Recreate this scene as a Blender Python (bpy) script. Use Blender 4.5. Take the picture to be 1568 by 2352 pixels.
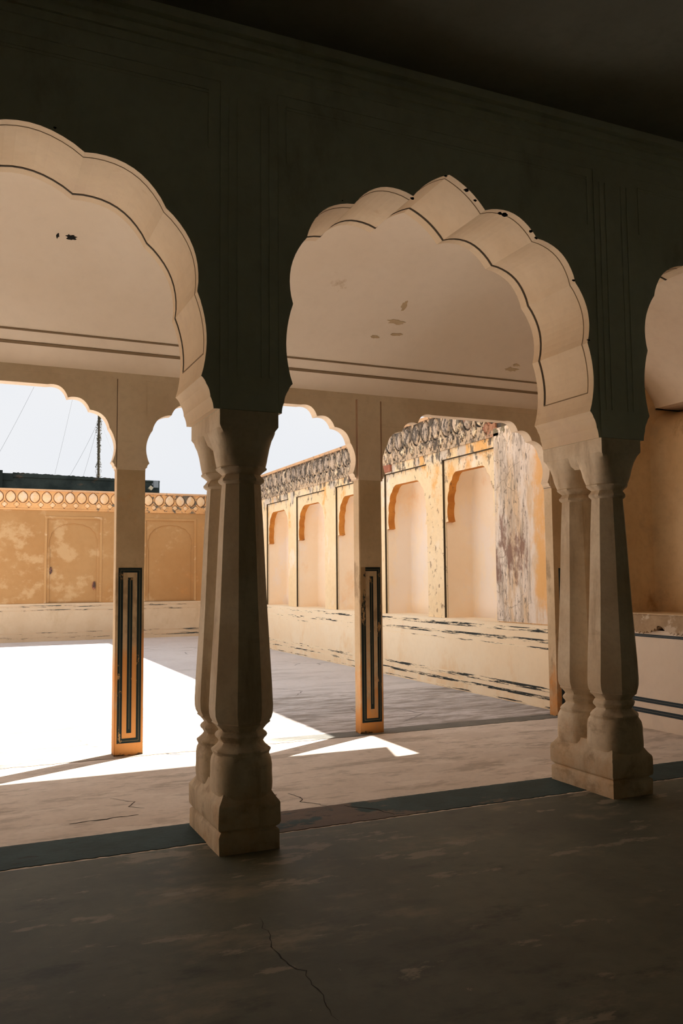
import bpy, bmesh, math, random
from mathutils import Vector, Matrix
random.seed(7)
S = bpy.context.scene
for o in list(bpy.data.objects): bpy.data.objects.remove(o)
COL = S.collection

# ------------------------------------------------------------------ camera
YAW, PITCH, ROLL, FPX = math.radians(24.080), math.radians(4.468), math.radians(-0.497), 1954.03
fwd = Vector((math.sin(YAW)*math.cos(PITCH), math.cos(YAW)*math.cos(PITCH), math.sin(PITCH)))
rgt = Vector((math.cos(YAW), -math.sin(YAW), 0)); up = rgt.cross(fwd)
R = rgt*math.cos(ROLL) + up*math.sin(ROLL); U = -rgt*math.sin(ROLL) + up*math.cos(ROLL)
cd = bpy.data.cameras.new('camera'); cam = bpy.data.objects.new('camera', cd); COL.objects.link(cam)
m = Matrix((R, U, -fwd)).transposed().to_4x4(); m.translation = Vector((0, 0, 1.6)); cam.matrix_world = m
cd.sensor_fit = 'VERTICAL'; cd.sensor_height = 36.0; cd.lens = FPX/2352*36.0
cd.clip_start = 0.05; cd.clip_end = 500
S.camera = cam

# ------------------------------------------------------------------ sky, sun, exposure
w = bpy.data.worlds.new('sky'); S.world = w; w.use_nodes = True
bg = w.node_tree.nodes['Background']
wt = w.node_tree
wtc = wt.nodes.new('ShaderNodeTexCoord'); wn = wt.nodes.new('ShaderNodeTexNoise'); wn.inputs['Scale'].default_value = 1.6
wn.inputs['Detail'].default_value = 3
wr = wt.nodes.new('ShaderNodeValToRGB')
wr.color_ramp.elements[0].position = 0.35; wr.color_ramp.elements[0].color = (0.76, 0.80, 0.87, 1)
wr.color_ramp.elements[1].position = 0.65; wr.color_ramp.elements[1].color = (0.90, 0.905, 0.92, 1)
wt.links.new(wtc.outputs['Generated'], wn.inputs['Vector']); wt.links.new(wn.outputs['Fac'], wr.inputs['Fac'])
wt.links.new(wr.outputs['Color'], bg.inputs['Color']); bg.inputs['Strength'].default_value = 0.755
sd = bpy.data.lights.new('sun', 'SUN'); sun = bpy.data.objects.new('sun', sd); COL.objects.link(sun)
to_sun = Vector((0.745, 0.39, 1.0)).normalized()
sun.rotation_euler = to_sun.to_track_quat('Z', 'Y').to_euler(); sun.location = (12, 20, 20)
sd.energy = 11.5; sd.color = (1.0, 0.95, 0.88); sd.angle = math.radians(0.6)
S.view_settings.view_transform = 'Standard'; S.view_settings.look = 'None'
S.view_settings.gamma = 1.0; S.view_settings.use_curve_mapping = False
S.view_settings.exposure = 0.40
S.cycles.max_bounces = 16; S.cycles.diffuse_bounces = 10

# ------------------------------------------------------------------ materials
class NT:
    def __init__(s, name):
        s.m = bpy.data.materials.new(name); s.m.use_nodes = True; s.t = s.m.node_tree
        s.b = s.t.nodes['Principled BSDF']; s.b.inputs['Specular IOR Level'].default_value = 0.25
        s.pos = s.n('ShaderNodeNewGeometry').outputs['Position']
    def n(s, kind, **kw):
        x = s.t.nodes.new(kind)
        for k, v in kw.items(): setattr(x, k, v)
        return x
    def L(s, a, b): s.t.links.new(a, b)
    def noise(s, scale, stretch=(1, 1, 1), detail=5, rough=0.6, off=0.0, dist=0.0):
        mp = s.n('ShaderNodeMapping'); mp.inputs['Scale'].default_value = [scale*q for q in stretch]
        mp.inputs['Location'].default_value = (off, off*1.7, off*0.6); s.L(s.pos, mp.inputs['Vector'])
        nz = s.n('ShaderNodeTexNoise'); nz.inputs['Scale'].default_value = 1.0; nz.inputs['Detail'].default_value = detail
        nz.inputs['Roughness'].default_value = rough; nz.inputs['Distortion'].default_value = dist
        s.L(mp.outputs[0], nz.inputs['Vector']); return nz.outputs['Fac']
    def ramp(s, v, lo, hi, a=0.0, b=1.0):
        r = s.n('ShaderNodeMapRange'); r.interpolation_type = 'SMOOTHSTEP'
        r.inputs['From Min'].default_value = lo; r.inputs['From Max'].default_value = hi
        r.inputs['To Min'].default_value = a; r.inputs['To Max'].default_value = b
        s.L(v, r.inputs['Value']); return r.outputs['Result']
    def lin(s, v, lo, hi, a, b):
        r = s.n('ShaderNodeMapRange')
        r.inputs['From Min'].default_value = lo; r.inputs['From Max'].default_value = hi
        r.inputs['To Min'].default_value = a; r.inputs['To Max'].default_value = b
        s.L(v, r.inputs['Value']); return r.outputs['Result']
    def axis(s, i):
        sp = s.n('ShaderNodeSeparateXYZ'); s.L(s.pos, sp.inputs[0]); return sp.outputs[i]
    def math(s, op, a, b=None):
        x = s.n('ShaderNodeMath'); x.operation = op
        for i, q in enumerate((a, b)):
            if q is None: continue
            if isinstance(q, (int, float)): x.inputs[i].default_value = q
            else: s.L(q, x.inputs[i])
        return x.outputs[0]
    def mix(s, f, a, b):
        x = s.n('ShaderNodeMix'); x.data_type = 'RGBA'
        if isinstance(f, (int, float)): x.inputs['Factor'].default_value = f
        else: s.L(f, x.inputs['Factor'])
        for k, q in ((6, a), (7, b)):
            if isinstance(q, tuple): x.inputs[k].default_value = (*q, 1)
            else: s.L(q, x.inputs[k])
        return x.outputs[2]
    def cracks(s, scale, width, off=0.0, stretch=(1, 1, 1), dist=0.25):
        mp = s.n('ShaderNodeMapping'); mp.inputs['Scale'].default_value = stretch
        mp.inputs['Location'].default_value = (off, off, off); s.L(s.pos, mp.inputs['Vector'])
        nz = s.n('ShaderNodeTexNoise'); nz.inputs['Scale'].default_value = scale*1.7; nz.inputs['Detail'].default_value = 4
        s.L(mp.outputs[0], nz.inputs['Vector'])
        va = s.n('ShaderNodeVectorMath'); va.operation = 'MULTIPLY_ADD'
        s.L(nz.outputs['Color'], va.inputs[0]); va.inputs[1].default_value = (dist,)*3; s.L(mp.outputs[0], va.inputs[2])
        v = s.n('ShaderNodeTexVoronoi'); v.feature = 'DISTANCE_TO_EDGE'; v.inputs['Scale'].default_value = scale
        s.L(va.outputs[0], v.inputs['Vector']); return s.ramp(v.outputs['Distance'], 0.0, width, 1.0, 0.0)
    def done(s, colour, rough=0.85, bump=0.15, bscale=18, bdist=0.01):
        if isinstance(colour, tuple): s.b.inputs['Base Color'].default_value = (*colour, 1)
        else: s.L(colour, s.b.inputs['Base Color'])
        s.b.inputs['Roughness'].default_value = rough
        if bump:
            bp = s.n('ShaderNodeBump'); bp.inputs['Strength'].default_value = bump; bp.inputs['Distance'].default_value = bdist
            s.L(s.noise(bscale, detail=6), bp.inputs['Height']); s.L(bp.outputs[0], s.b.inputs['Normal'])
        return s.m

def plaster(name, c1, c2, scale=1.3, stains=(), crack=None, rough=0.85, bump=0.15, bscale=18, fine=0.25):
    """two-tone lime plaster; stains: (colour, scale, stretch, lo, hi, strength, bias or None); bias = (axis, p0, p1, b0, b1)"""
    t = NT(name)
    c = t.mix(t.ramp(t.noise(scale, detail=6), 0.35, 0.65), c1, c2)
    c = t.mix(t.ramp(t.noise(scale*14, off=3, detail=4), 0.4, 0.75, 0, fine), c, tuple(q*0.72 for q in c2))
    for i, st in enumerate(stains):
        col, sc, stretch, lo, hi, k = st[:6]
        f = t.noise(sc, stretch, detail=8, rough=0.68, off=11.3*(i+1))
        for bias in st[6:]:
            ax, p0, p1, b0, b1 = bias
            f = t.math('ADD', f, t.lin(t.axis(ax), p0, p1, b0, b1))
        c = t.mix(t.ramp(f, lo, hi, 0, k), c, col)
    if crack:
        sc, wd, k = crack
        gate = t.ramp(t.noise(sc*0.6, off=40), 0.52, 0.6, 0, k)
        c = t.mix(t.math('MULTIPLY', t.cracks(sc, wd, off=5), gate), c, tuple(q*0.3 for q in c2))
    return t.done(c, rough, bump, bscale)

def worn_paint(name, paint, under, thr=0.45, scale=7, stretch=(1, 1, 1), extra=None):
    t = NT(name)
    f = t.noise(scale, stretch, detail=8, rough=0.7, off=2)
    if extra:
        for ax, p0, p1, b0, b1 in extra: f = t.math('ADD', f, t.lin(t.axis(ax), p0, p1, b0, b1))
    c = t.mix(t.ramp(f, thr-0.015, thr+0.015), under, paint)
    return t.done(c, 0.8, 0.1)

M = {}
M['gallery'] = plaster('gallery_plaster', (0.80, 0.66, 0.50), (0.72, 0.57, 0.42), 0.8,
    stains=[((0.40, 0.26, 0.14), 1.6, (1, 1, 1), 0.60, 0.74, 0.45), ((0.72, 0.55, 0.41), 1.1, (1, 1, 1), 0.55, 0.7, 0.5)], fine=0.15)
M['soffit'] = plaster('arch_soffit_plaster', (0.80, 0.64, 0.45), (0.74, 0.57, 0.38), 1.1,
    stains=[((0.50, 0.27, 0.09), 1.9, (1, 1, 1), 0.62, 0.74, 0.6), ((0.70, 0.54, 0.40), 1.3, (1, 1, 1), 0.55, 0.68, 0.5)], fine=0.15)
M['ceiling'] = plaster('aisle_ceiling_plaster', (0.88, 0.75, 0.62), (0.84, 0.70, 0.56), 0.7,
    stains=[((0.52, 0.34, 0.17), 2.3, (1, 1, 1), 0.66, 0.74, 0.6), ((0.40, 0.27, 0.16), 5.5, (0.5, 1.4, 1), 0.72, 0.76, 0.7)], fine=0.1)
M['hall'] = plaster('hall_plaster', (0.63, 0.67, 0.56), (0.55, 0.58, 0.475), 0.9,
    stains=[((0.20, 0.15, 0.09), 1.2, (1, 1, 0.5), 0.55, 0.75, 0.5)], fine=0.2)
M['hall_ceiling'] = plaster('shade_darkened_hall_ceiling', (0.20, 0.21, 0.175), (0.16, 0.165, 0.13), 0.9)  # colour darkened to stand in for shade that floor bounce would lift
M['column'] = plaster('column_stone', (0.80, 0.69, 0.53), (0.68, 0.55, 0.39), 2.2,
    stains=[((0.36, 0.25, 0.14), 3.0, (1.6, 1.6, 0.35), 0.48, 0.70, 0.6),
            ((0.62, 0.37, 0.17), 2.6, (1, 1, 1), 0.50, 0.72, 0.55, (2, 0.0, 0.7, 0.08, -0.1)), ((0.30, 0.20, 0.11), 4, (1, 1, 1.5), 0.52, 0.70, 0.6, (2, 0.45, 0.9, 0.03, -0.1)),
            ((0.16, 0.12, 0.08), 6.0, (1, 1, 1), 0.62, 0.74, 0.5, (2, 0.0, 0.8, 0.06, -0.1))], bump=0.25, bscale=24)
M['pillar'] = plaster('pillar_plaster', (0.66, 0.50, 0.32), (0.56, 0.41, 0.25), 1.6,
    stains=[((0.23, 0.15, 0.08), 3.0, (1, 1, 0.5), 0.60, 0.72, 0.6, (2, 1.7, 2.5, 0.10, -0.10)),
            ((0.66, 0.27, 0.06), 1.4, (1, 1, 0.6), 0.50, 0.68, 0.85, (2, 0.0, 1.4, 0.20, -0.08), (0, 5.5, 6.2, 0, -0.12)),
            ((0.06, 0.055, 0.04), 7.0, (1, 1, 1), 0.60, 0.68, 0.9, (2, 0.0, 0.12, 0.18, -0.3))], bump=0.2)
M['arch_cream'] = plaster('outer_arch_plaster', (0.80, 0.66, 0.50), (0.72, 0.57, 0.41), 1.2,
    stains=[((0.36, 0.24, 0.14), 2.5, (0.4, 1, 2.5), 0.58, 0.75, 0.45), ((0.33, 0.30, 0.23), 3.1, (1, 1, 0.8), 0.66, 0.74, 0.5)], fine=0.2)
M['side'] = plaster('side_wall_plaster', (0.92, 0.75, 0.50), (0.88, 0.67, 0.40), 0.9,
    stains=[((0.93, 0.86, 0.76), 1.2, (1, 1, 0.7), 0.55, 0.64, 0.55),
            ((0.82, 0.44, 0.13), 1.5, (1, 1, 0.8), 0.56, 0.68, 0.85, (2, 1.2, 3.4, -0.08, 0.05), (1, 8.8, 10.5, 0.05, -0.01)),
            ((0.60, 0.54, 0.47), 2.4, (1, 1.3, 0.6), 0.52, 0.62, 0.8, (2, 2.9, 3.4, -0.30, 0.06)),
            ((0.10, 0.085, 0.07), 6.5, (1, 1.4, 0.6), 0.55, 0.62, 0.92, (2, 2.7, 3.45, -0.22, 0.055)),
            ((0.25, 0.17, 0.11), 10, (1, 1.3, 0.8), 0.60, 0.645, 0.75, (2, 1.0, 3.4, 0.02, -0.01), (1, 11.4, 13.0, 0.02, -0.3))], bump=0.2)
M['stained'] = plaster('stained_panel_plaster', (0.82, 0.64, 0.44), (0.74, 0.55, 0.36), 1.1,
    stains=[((0.86, 0.77, 0.68), 1.8, (2, 2.2, 0.6), 0.40, 0.54, 0.85),
            ((0.84, 0.47, 0.16), 1.6, (1, 1, 0.8), 0.48, 0.66, 0.85, (1, 8.6, 8.95, 0.12, -0.2)), ((0.50, 0.42, 0.34), 3.5, (2.0, 2.0, 0.4), 0.50, 0.64, 0.65, (1, 8.66, 8.84, -0.25, 0.03)),
            ((0.34, 0.28, 0.22), 9, (2.2, 2.2, 0.35), 0.50, 0.62, 0.7, (1, 8.66, 8.84, -0.25, 0.0)),
            ((0.16, 0.13, 0.10), 15, (1.3, 1.3, 0.5), 0.565, 0.62, 0.8, (1, 8.66, 8.86, -0.2, 0.0)),
            ((0.24, 0.13, 0.095), 4.2, (1.5, 1.5, 0.7), 0.46, 0.60, 0.85, (2, 1.2, 1.9, -0.16, 0.06), (2, 1.95, 2.7, 0.0, -0.22), (1, 8.7, 8.95, -0.25, 0.0)),
            ((0.15, 0.12, 0.06), 10.0, (1, 1, 0.6), 0.50, 0.58, 0.9, (2, 3.30, 3.55, -0.3, 0.06))],
    crack=(2.2, 0.02, 0.6), bump=0.3)
M['orange_edge'] = plaster('orange_cusp_plaster', (0.62, 0.27, 0.055), (0.46, 0.17, 0.03), 3.0,
    stains=[((0.10, 0.07, 0.05), 9, (1, 1, 1), 0.60, 0.68, 0.7)])
M['niche'] = plaster('niche_plaster', (0.93, 0.82, 0.67), (0.91, 0.76, 0.58), 0.8,
    stains=[((0.82, 0.52, 0.26), 1.2, (1, 1, 0.8), 0.56, 0.76, 0.6), ((0.86, 0.80, 0.76), 1.4, (1, 1, 0.5), 0.52, 0.62, 0.5)], fine=0.06)
M['dado'] = plaster('dado_plaster', (0.94, 0.82, 0.62), (0.92, 0.76, 0.54), 0.8,
    stains=[((0.82, 0.54, 0.26), 2.2, (1, 1, 0.5), 0.56, 0.75, 0.5, (2, 0.0, 1.0, 0.10, -0.05)),
            ((0.55, 0.36, 0.18), 26, (1, 1, 0.6), 0.70, 0.74, 0.7)], fine=0.1)
M['far_dado'] = plaster('far_dado_plaster', (0.66, 0.53, 0.375), (0.60, 0.46, 0.31), 0.8,
    stains=[((0.50, 0.36, 0.21), 2.2, (1, 1, 0.5), 0.5, 0.7, 0.5)], fine=0.1)
M['gallery_dado'] = plaster('gallery_dado_plaster', (0.84, 0.74, 0.63), (0.78, 0.67, 0.55), 0.9, fine=0.1,
    stains=[((0.72, 0.63, 0.54), 1.8, (1, 1, 1), 0.55, 0.7, 0.5)])
M['alcove'] = plaster('alcove_plaster', (0.78, 0.60, 0.38), (0.68, 0.48, 0.27), 1.1,
    stains=[((0.30, 0.17, 0.08), 1.9, (1, 1, 0.8), 0.56, 0.72, 0.7), ((0.56, 0.42, 0.28), 2.2, (1, 1, 1), 0.56, 0.66, 0.5)], fine=0.25)
M['far'] = plaster('far_wall_orange_plaster', (0.46, 0.265, 0.11), (0.42, 0.225, 0.085), 0.55,
    stains=[((0.62, 0.43, 0.23), 1.7, (1, 1, 1.2), 0.50, 0.62, 0.55, (0, 0.5, 4.5, 0.04, -0.05)),
            ((0.52, 0.25, 0.08), 1.0, (1, 1, 1), 0.58, 0.75, 0.6)], bump=0.1, fine=0.12)
M['far_trim'] = plaster('far_wall_frame_plaster', (0.50, 0.295, 0.125), (0.46, 0.255, 0.10), 0.9, fine=0.1,
    stains=[((0.80, 0.62, 0.44), 1.9, (1, 1, 2), 0.56, 0.66, 0.4)])
M['parapet'] = plaster('far_parapet_plaster', (0.78, 0.44, 0.185), (0.66, 0.36, 0.15), 1.6,
    stains=[((0.09, 0.10, 0.09), 4.5, (1, 1, 1), 0.62, 0.69, 0.9, (0, 1.0, 6.0, -0.03, 0.15))])
M['rosette'] = plaster('rosette_plaster', (0.88, 0.63, 0.38), (0.80, 0.50, 0.24), 2.2,
    stains=[((0.80, 0.66, 0.52), 3, (1, 1, 1), 0.5, 0.6, 0.6), ((0.10, 0.09, 0.07), 9, (1, 1, 1), 0.66, 0.71, 0.8, (0, 1.0, 6.0, -0.02, 0.05))])
M['side_parapet'] = plaster('side_parapet_plaster', (0.70, 0.52, 0.34), (0.55, 0.42, 0.29), 1.8,
    stains=[((0.05, 0.045, 0.04), 12, (1.3, 1.3, 0.55), 0.44, 0.54, 0.9, (2, 3.5, 4.05, -0.04, 0.06)),
            ((0.36, 0.15, 0.08), 2.2, (1, 1, 1), 0.55, 0.64, 0.8, (1, 9.3, 11.5, 0.08, -0.15))], bump=0.4)
M['side_rosette'] = plaster('side_rosette_plaster', (0.66, 0.52, 0.38), (0.46, 0.37, 0.29), 2.4,
    stains=[((0.92, 0.76, 0.52), 3.5, (1, 1, 0.6), 0.54, 0.60, 0.85, (2, 3.6, 3.85, 0.08, -0.04)), ((0.07, 0.062, 0.055), 13, (1.4, 1.4, 0.5), 0.485, 0.55, 0.9),
            ((0.34, 0.14, 0.08), 2.2, (1, 1, 1), 0.55, 0.64, 0.8, (1, 9.3, 11.5, 0.10, -0.15))], bump=0.4)
M['recess_dark'] = plaster('dark_recess_plaster', (0.10, 0.085, 0.07), (0.05, 0.045, 0.04), 4)  # panel behind the side parapet bosses, coloured dark so the gaps outline them
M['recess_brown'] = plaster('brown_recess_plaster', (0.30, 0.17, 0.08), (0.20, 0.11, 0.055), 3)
M['peel'] = plaster('peeled_ceiling_plaster', (0.66, 0.50, 0.32), (0.56, 0.41, 0.25), 6)
M['coping'] = plaster('coping_plaster', (0.74, 0.45, 0.24), (0.60, 0.38, 0.22), 2.0,
    stains=[((0.09, 0.09, 0.08), 6, (1, 1, 1), 0.58, 0.66, 0.85)])
M['brick_red'] = plaster('bare_red_patch', (0.52, 0.22, 0.13), (0.34, 0.13, 0.08), 3.0,
    stains=[((0.05, 0.04, 0.035), 9, (1, 1, 0.6), 0.54, 0.62, 0.9, (1, 13.3, 14.2, -0.15, 0.1))])
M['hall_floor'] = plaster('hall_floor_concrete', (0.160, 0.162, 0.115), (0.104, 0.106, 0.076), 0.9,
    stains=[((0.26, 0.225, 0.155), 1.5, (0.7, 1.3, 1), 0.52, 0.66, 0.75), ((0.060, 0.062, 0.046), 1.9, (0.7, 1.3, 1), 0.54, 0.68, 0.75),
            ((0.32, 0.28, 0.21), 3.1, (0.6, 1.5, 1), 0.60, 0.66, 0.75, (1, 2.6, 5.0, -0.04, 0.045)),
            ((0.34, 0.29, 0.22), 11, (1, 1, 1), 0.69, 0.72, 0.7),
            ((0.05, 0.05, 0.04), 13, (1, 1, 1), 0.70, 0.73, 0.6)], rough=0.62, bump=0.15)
M['aisle_floor'] = plaster('aisle_floor_plaster', (0.84, 0.73, 0.63), (0.74, 0.63, 0.53), 1.5,
    stains=[((0.44, 0.36, 0.28), 2.1, (0.6, 1.7, 1), 0.52, 0.64, 0.7), ((0.50, 0.42, 0.34), 5.5, (0.6, 1.7, 1), 0.54, 0.64, 0.6), ((0.90, 0.80, 0.70), 2.6, (0.7, 1.6, 1), 0.56, 0.62, 0.6),
            ((0.20, 0.17, 0.13), 12, (1, 1.5, 1), 0.70, 0.74, 0.5)], crack=(1.6, 0.010, 0.0), rough=0.7, bump=0.12)
M['court_floor'] = plaster('courtyard_floor_lime', (0.68, 0.645, 0.635), (0.62, 0.58, 0.57), 0.8,
    stains=[((0.44, 0.41, 0.39), 1.4, (0.6, 2.2, 1), 0.50, 0.64, 0.6, (1, 11.0, 14.0, 0.02, -0.06), (0, 1.5, 5.0, -0.02, 0.03)),
            ((0.24, 0.22, 0.20), 1.7, (0.55, 2.0, 1), 0.63, 0.73, 0.8, (1, 10.0, 15.0, 0.0, -0.15)),
            ((0.20, 0.165, 0.135), 2.4, (0.5, 2.4, 1), 0.47, 0.64, 0.72, (1, 11.0, 11.5, 0.03, -0.3), (0, 3.0, 3.8, 0.0, -0.03)),  # dirt streaks, their colour eased beyond the shadow edge to lighten the shade
            ((0.30, 0.26, 0.22), 6.0, (0.5, 2.4, 1), 0.50, 0.62, 0.7, (1, 10.9, 11.4, 0.03, -0.3))],
    crack=(0.8, 0.014, 0.8), rough=0.8, bump=0.12)
M['dark_strip'] = plaster('blue_grey_stone_strip', (0.040, 0.078, 0.078), (0.026, 0.052, 0.050), 3.0,
    stains=[((0.17, 0.13, 0.10), 2.2, (0.8, 1.6, 1), 0.56, 0.62, 0.9, (0, 1.6, 2.1, -0.25, 0.07), (0, 3.0, 4.2, 0.0, -0.15)),
            ((0.17, 0.12, 0.09), 2.6, (1, 1.6, 1), 0.52, 0.58, 0.85, (0, 1.6, 1.9, -0.5, 0.10), (0, 2.5, 2.8, 0.0, -0.5)),
            ((0.02, 0.022, 0.02), 9, (0.6, 2, 1), 0.60, 0.68, 0.8)], rough=0.75, bump=0.5, bscale=22)
M['outer_strip'] = plaster('outer_stone_strip', (0.22, 0.21, 0.18), (0.17, 0.165, 0.145), 2.5,
    stains=[((0.46, 0.38, 0.30), 2.0, (0.6, 2, 1), 0.50, 0.60, 0.8, (0, 2.0, 4.2, 0.16, -0.12)), ((0.05, 0.055, 0.05), 6, (0.5, 2, 1), 0.62, 0.68, 0.8)], rough=0.8, bump=0.4)
M['rooftop'] = plaster('dark_weathered_stone', (0.042, 0.058, 0.054), (0.018, 0.028, 0.027), 1.6,
    stains=[((0.16, 0.10, 0.06), 2.0, (1, 1, 1.5), 0.60, 0.70, 0.7, (2, 4.3, 4.8, -0.1, 0.06))], bump=0.5, bscale=8)
M['blue'] = worn_paint('blue_black_border_paint', (0.012, 0.022, 0.022), (0.46, 0.27, 0.11), thr=0.36, scale=9, stretch=(1, 1, 0.5))
M['blue_worn'] = worn_paint('flaked_border_paint', (0.012, 0.02, 0.02), (0.44, 0.25, 0.10), thr=0.40, scale=9, stretch=(1.2, 1, 0.5))
M['blue_left'] = worn_paint('heavily_flaked_border_paint', (0.012, 0.02, 0.02), (0.40, 0.26, 0.13), thr=0.50, scale=10, stretch=(1.6, 1, 0.5),
    extra=[(2, 0.9, 1.3, 0.16, -0.04)])
M['hairline'] = NT('pale_hairline').done((0.30, 0.24, 0.13), 0.8, 0)
M['groove'] = NT('groove_and_shadow_gap').done((0.062, 0.045, 0.026), 0.9, 0)
M['softline'] = NT('brown_groove').done((0.24, 0.165, 0.095), 0.9, 0)
M['black'] = NT('plain_black').done((0.012, 0.010, 0.008), 0.95, 0)  # plain black for the ceiling holes and chipped spots
M['crack'] = NT('dark_crack').done((0.035, 0.03, 0.022), 0.95, 0)  # dark colour of the flat strips that draw the floor cracks
M['gal_blue'] = NT('gallery_blue_stripe').done((0.018, 0.038, 0.052), 0.6, 0)
M['gal_white'] = NT('gallery_white_hairline').done((0.33, 0.33, 0.30), 0.6, 0)
def dado_line(name, thr, under=(0.93, 0.79, 0.57)):
    return worn_paint(name, (0.035, 0.042, 0.04), under, thr=thr, scale=3.2, stretch=(0.55, 0.55, 11),
                      extra=[(1, 9.0, 19.0, 0.04, -0.05)])
M['dado_line'] = dado_line('flaked_dark_dado_line', 0.525)
M['dado_line2'] = dado_line('nearly_lost_dado_line', 0.57)
M['far_line'] = worn_paint('far_dado_line', (0.05, 0.06, 0.055), (0.60, 0.45, 0.30), thr=0.55, scale=2.6, stretch=(0.6, 1, 9))
M['metal'] = NT('rusty_mast_metal').done((0.10, 0.075, 0.05), 0.8, 0.3)
M['leaf'] = NT('dry_creeper').done((0.10, 0.085, 0.035), 0.9, 0)
M['wire'] = NT('grey_wire').done((0.55, 0.55, 0.55), 0.6, 0)
M['lamp_grey'] = NT('grey_lamp_housing').done((0.27, 0.31, 0.34), 0.5, 0)
M['lamp_cream'] = NT('cream_lamp_housing').done((0.62, 0.55, 0.40), 0.5, 0)
M['ledge'] = plaster('broken_ledge_plaster', (0.48, 0.35, 0.22), (0.36, 0.25, 0.15), 2.6,
    stains=[((0.66, 0.56, 0.44), 4, (1, 1, 1), 0.55, 0.62, 0.8), ((0.30, 0.18, 0.10), 3.2, (1, 1, 1), 0.58, 0.64, 0.7)], bump=0.4)

# ------------------------------------------------------------------ mesh helpers
def link(name, bm, mat, parent=None, smooth=None, mats=None):
    bmesh.ops.recalc_face_normals(bm, faces=bm.faces[:])
    me = bpy.data.meshes.new(name); bm.to_mesh(me); bm.free()
    for q in (mats or [mat]): me.materials.append(q)
    if smooth is not None:
        me.polygons.foreach_set('use_smooth', [True]*len(me.polygons)); me.set_sharp_from_angle(angle=math.radians(smooth))
    o = bpy.data.objects.new(name, me); COL.objects.link(o)
    if parent:
        o.parent = parent
        o.matrix_parent_inverse = Matrix.Identity(4) if parent.parent else Matrix.Translation(-parent.location)
    return o
def thing(name, label, cat, loc=(0, 0, 0), group=None):
    o = bpy.data.objects.new(name, None); COL.objects.link(o); o.location = loc; o.empty_display_size = 0.2
    o['label'] = label; o['category'] = cat
    if group: o['group'] = group
    return o
def tag(o, label, cat, group=None):
    o['label'] = label; o['category'] = cat
    if group: o['group'] = group
    return o
def struct(o): o['kind'] = 'structure'; return o
def box(bm, x0, x1, y0, y1, z0, z1, mi=0):
    v = [bm.verts.new(p) for p in ((x0,y0,z0),(x1,y0,z0),(x1,y1,z0),(x0,y1,z0),(x0,y0,z1),(x1,y0,z1),(x1,y1,z1),(x0,y1,z1))]
    for f in ((0,3,2,1),(4,5,6,7),(0,1,5,4),(1,2,6,5),(2,3,7,6),(3,0,4,7)):
        bm.faces.new([v[i] for i in f]).material_index = mi
def B(*boxes):
    bm = bmesh.new()
    for b in boxes: box(bm, *b)
    return bm
def extrude_poly(bm, pts, axis, a, b, side_mi=None):
    """pts 2-D closed polygon; axis 'y': (x,z) pts, 'x': (y,z) pts, 'z': (x,y) pts"""
    def P(p, t): return {'y': (p[0], t, p[1]), 'x': (t, p[0], p[1]), 'z': (p[0], p[1], t)}[axis]
    A = [bm.verts.new(P(p, a)) for p in pts]; Bv = [bm.verts.new(P(p, b)) for p in pts]; n = len(pts)
    bm.faces.new(A[::-1]); bm.faces.new(Bv)
    for i in range(n):
        f = bm.faces.new((A[i], A[(i+1) % n], Bv[(i+1) % n], Bv[i]))
        if side_mi and side_mi(i): f.material_index = 1
def arc(p, q, s, n=10):
    """points from p to q (exclusive of q) bulging by s to the left of p->q"""
    if abs(s) < 1e-6: return [p]
    dx, dz = q[0]-p[0], q[1]-p[1]; L = math.hypot(dx, dz); nx, nz = -dz/L, dx/L
    out = []
    for i in range(n):
        t = i/n; k = 4*s*t*(1-t)
        k = s*(math.sin(math.pi*t)**0.85)
        out.append((p[0]+dx*t+nx*k, p[1]+dz*t+nz*k))
    return out
def profile(half, segs):
    """half: cusp points from spring to crown (u,z); segs: bulge of each span outward. returns full opening curve left spring -> right spring in (u,z)"""
    right = []
    for i in range(len(half)-1): right += arc(half[i], half[i+1], -segs[i], 10)
    right.append(half[-1])
    left = [(-u, z) for u, z in right]
    if abs(half[-1][0]) < 1e-6: return left[:-1] + right[::-1]
    return left + right[::-1]
def arch_block(name, label, xc, halfw, top, prof, y0, y1, mat, soffit, group=None, spring=None, notch=None):
    base = prof[0][1]
    pts = [(xc-halfw, base), (xc-halfw, top), (xc+halfw, top), (xc+halfw, base)] + [(xc+u, z) for u, z in prof[::-1]]
    t = thing(name, label, 'arch', (xc, (y0+y1)/2, base), group)
    bm = bmesh.new(); extrude_poly(bm, pts, 'y', y0, y1, side_mi=lambda i: 4 <= i < len(pts)-1)
    link('arch_ring', bm, mat, t, mats=[mat, soffit]); return t
def ribbon(bm, curve, y0, y1, inset, xc=0, th=0.004):
    """thin raised line following an opening curve on the soffit"""
    n = len(curve)
    ins = []
    for i in range(n):
        a = curve[max(0, i-1)]; b = curve[min(n-1, i+1)]
        dx, dz = b[0]-a[0], b[1]-a[1]; L = math.hypot(dx, dz) or 1
        ins.append((curve[i][0]+dz/L*inset, curve[i][1]-dx/L*inset))
    for i in range(n-1):
        q = [(xc+ins[i][0], y0, ins[i][1]), (xc+ins[i+1][0], y0, ins[i+1][1]), (xc+ins[i+1][0], y1, ins[i+1][1]), (xc+ins[i][0], y1, ins[i][1])]
        q2 = [(xc+curve[i][0], y0, curve[i][1]), (xc+curve[i+1][0], y0, curve[i+1][1]), (xc+curve[i+1][0], y1, curve[i+1][1]), (xc+curve[i][0], y1, curve[i][1])]
        v = [bm.verts.new(p) for p in q]; u = [bm.verts.new(p) for p in q2]
        bm.faces.new(v); bm.faces.new((v[0], v[1], u[1], u[0])); bm.faces.new((v[3], v[2], u[2], u[3]))
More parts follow.
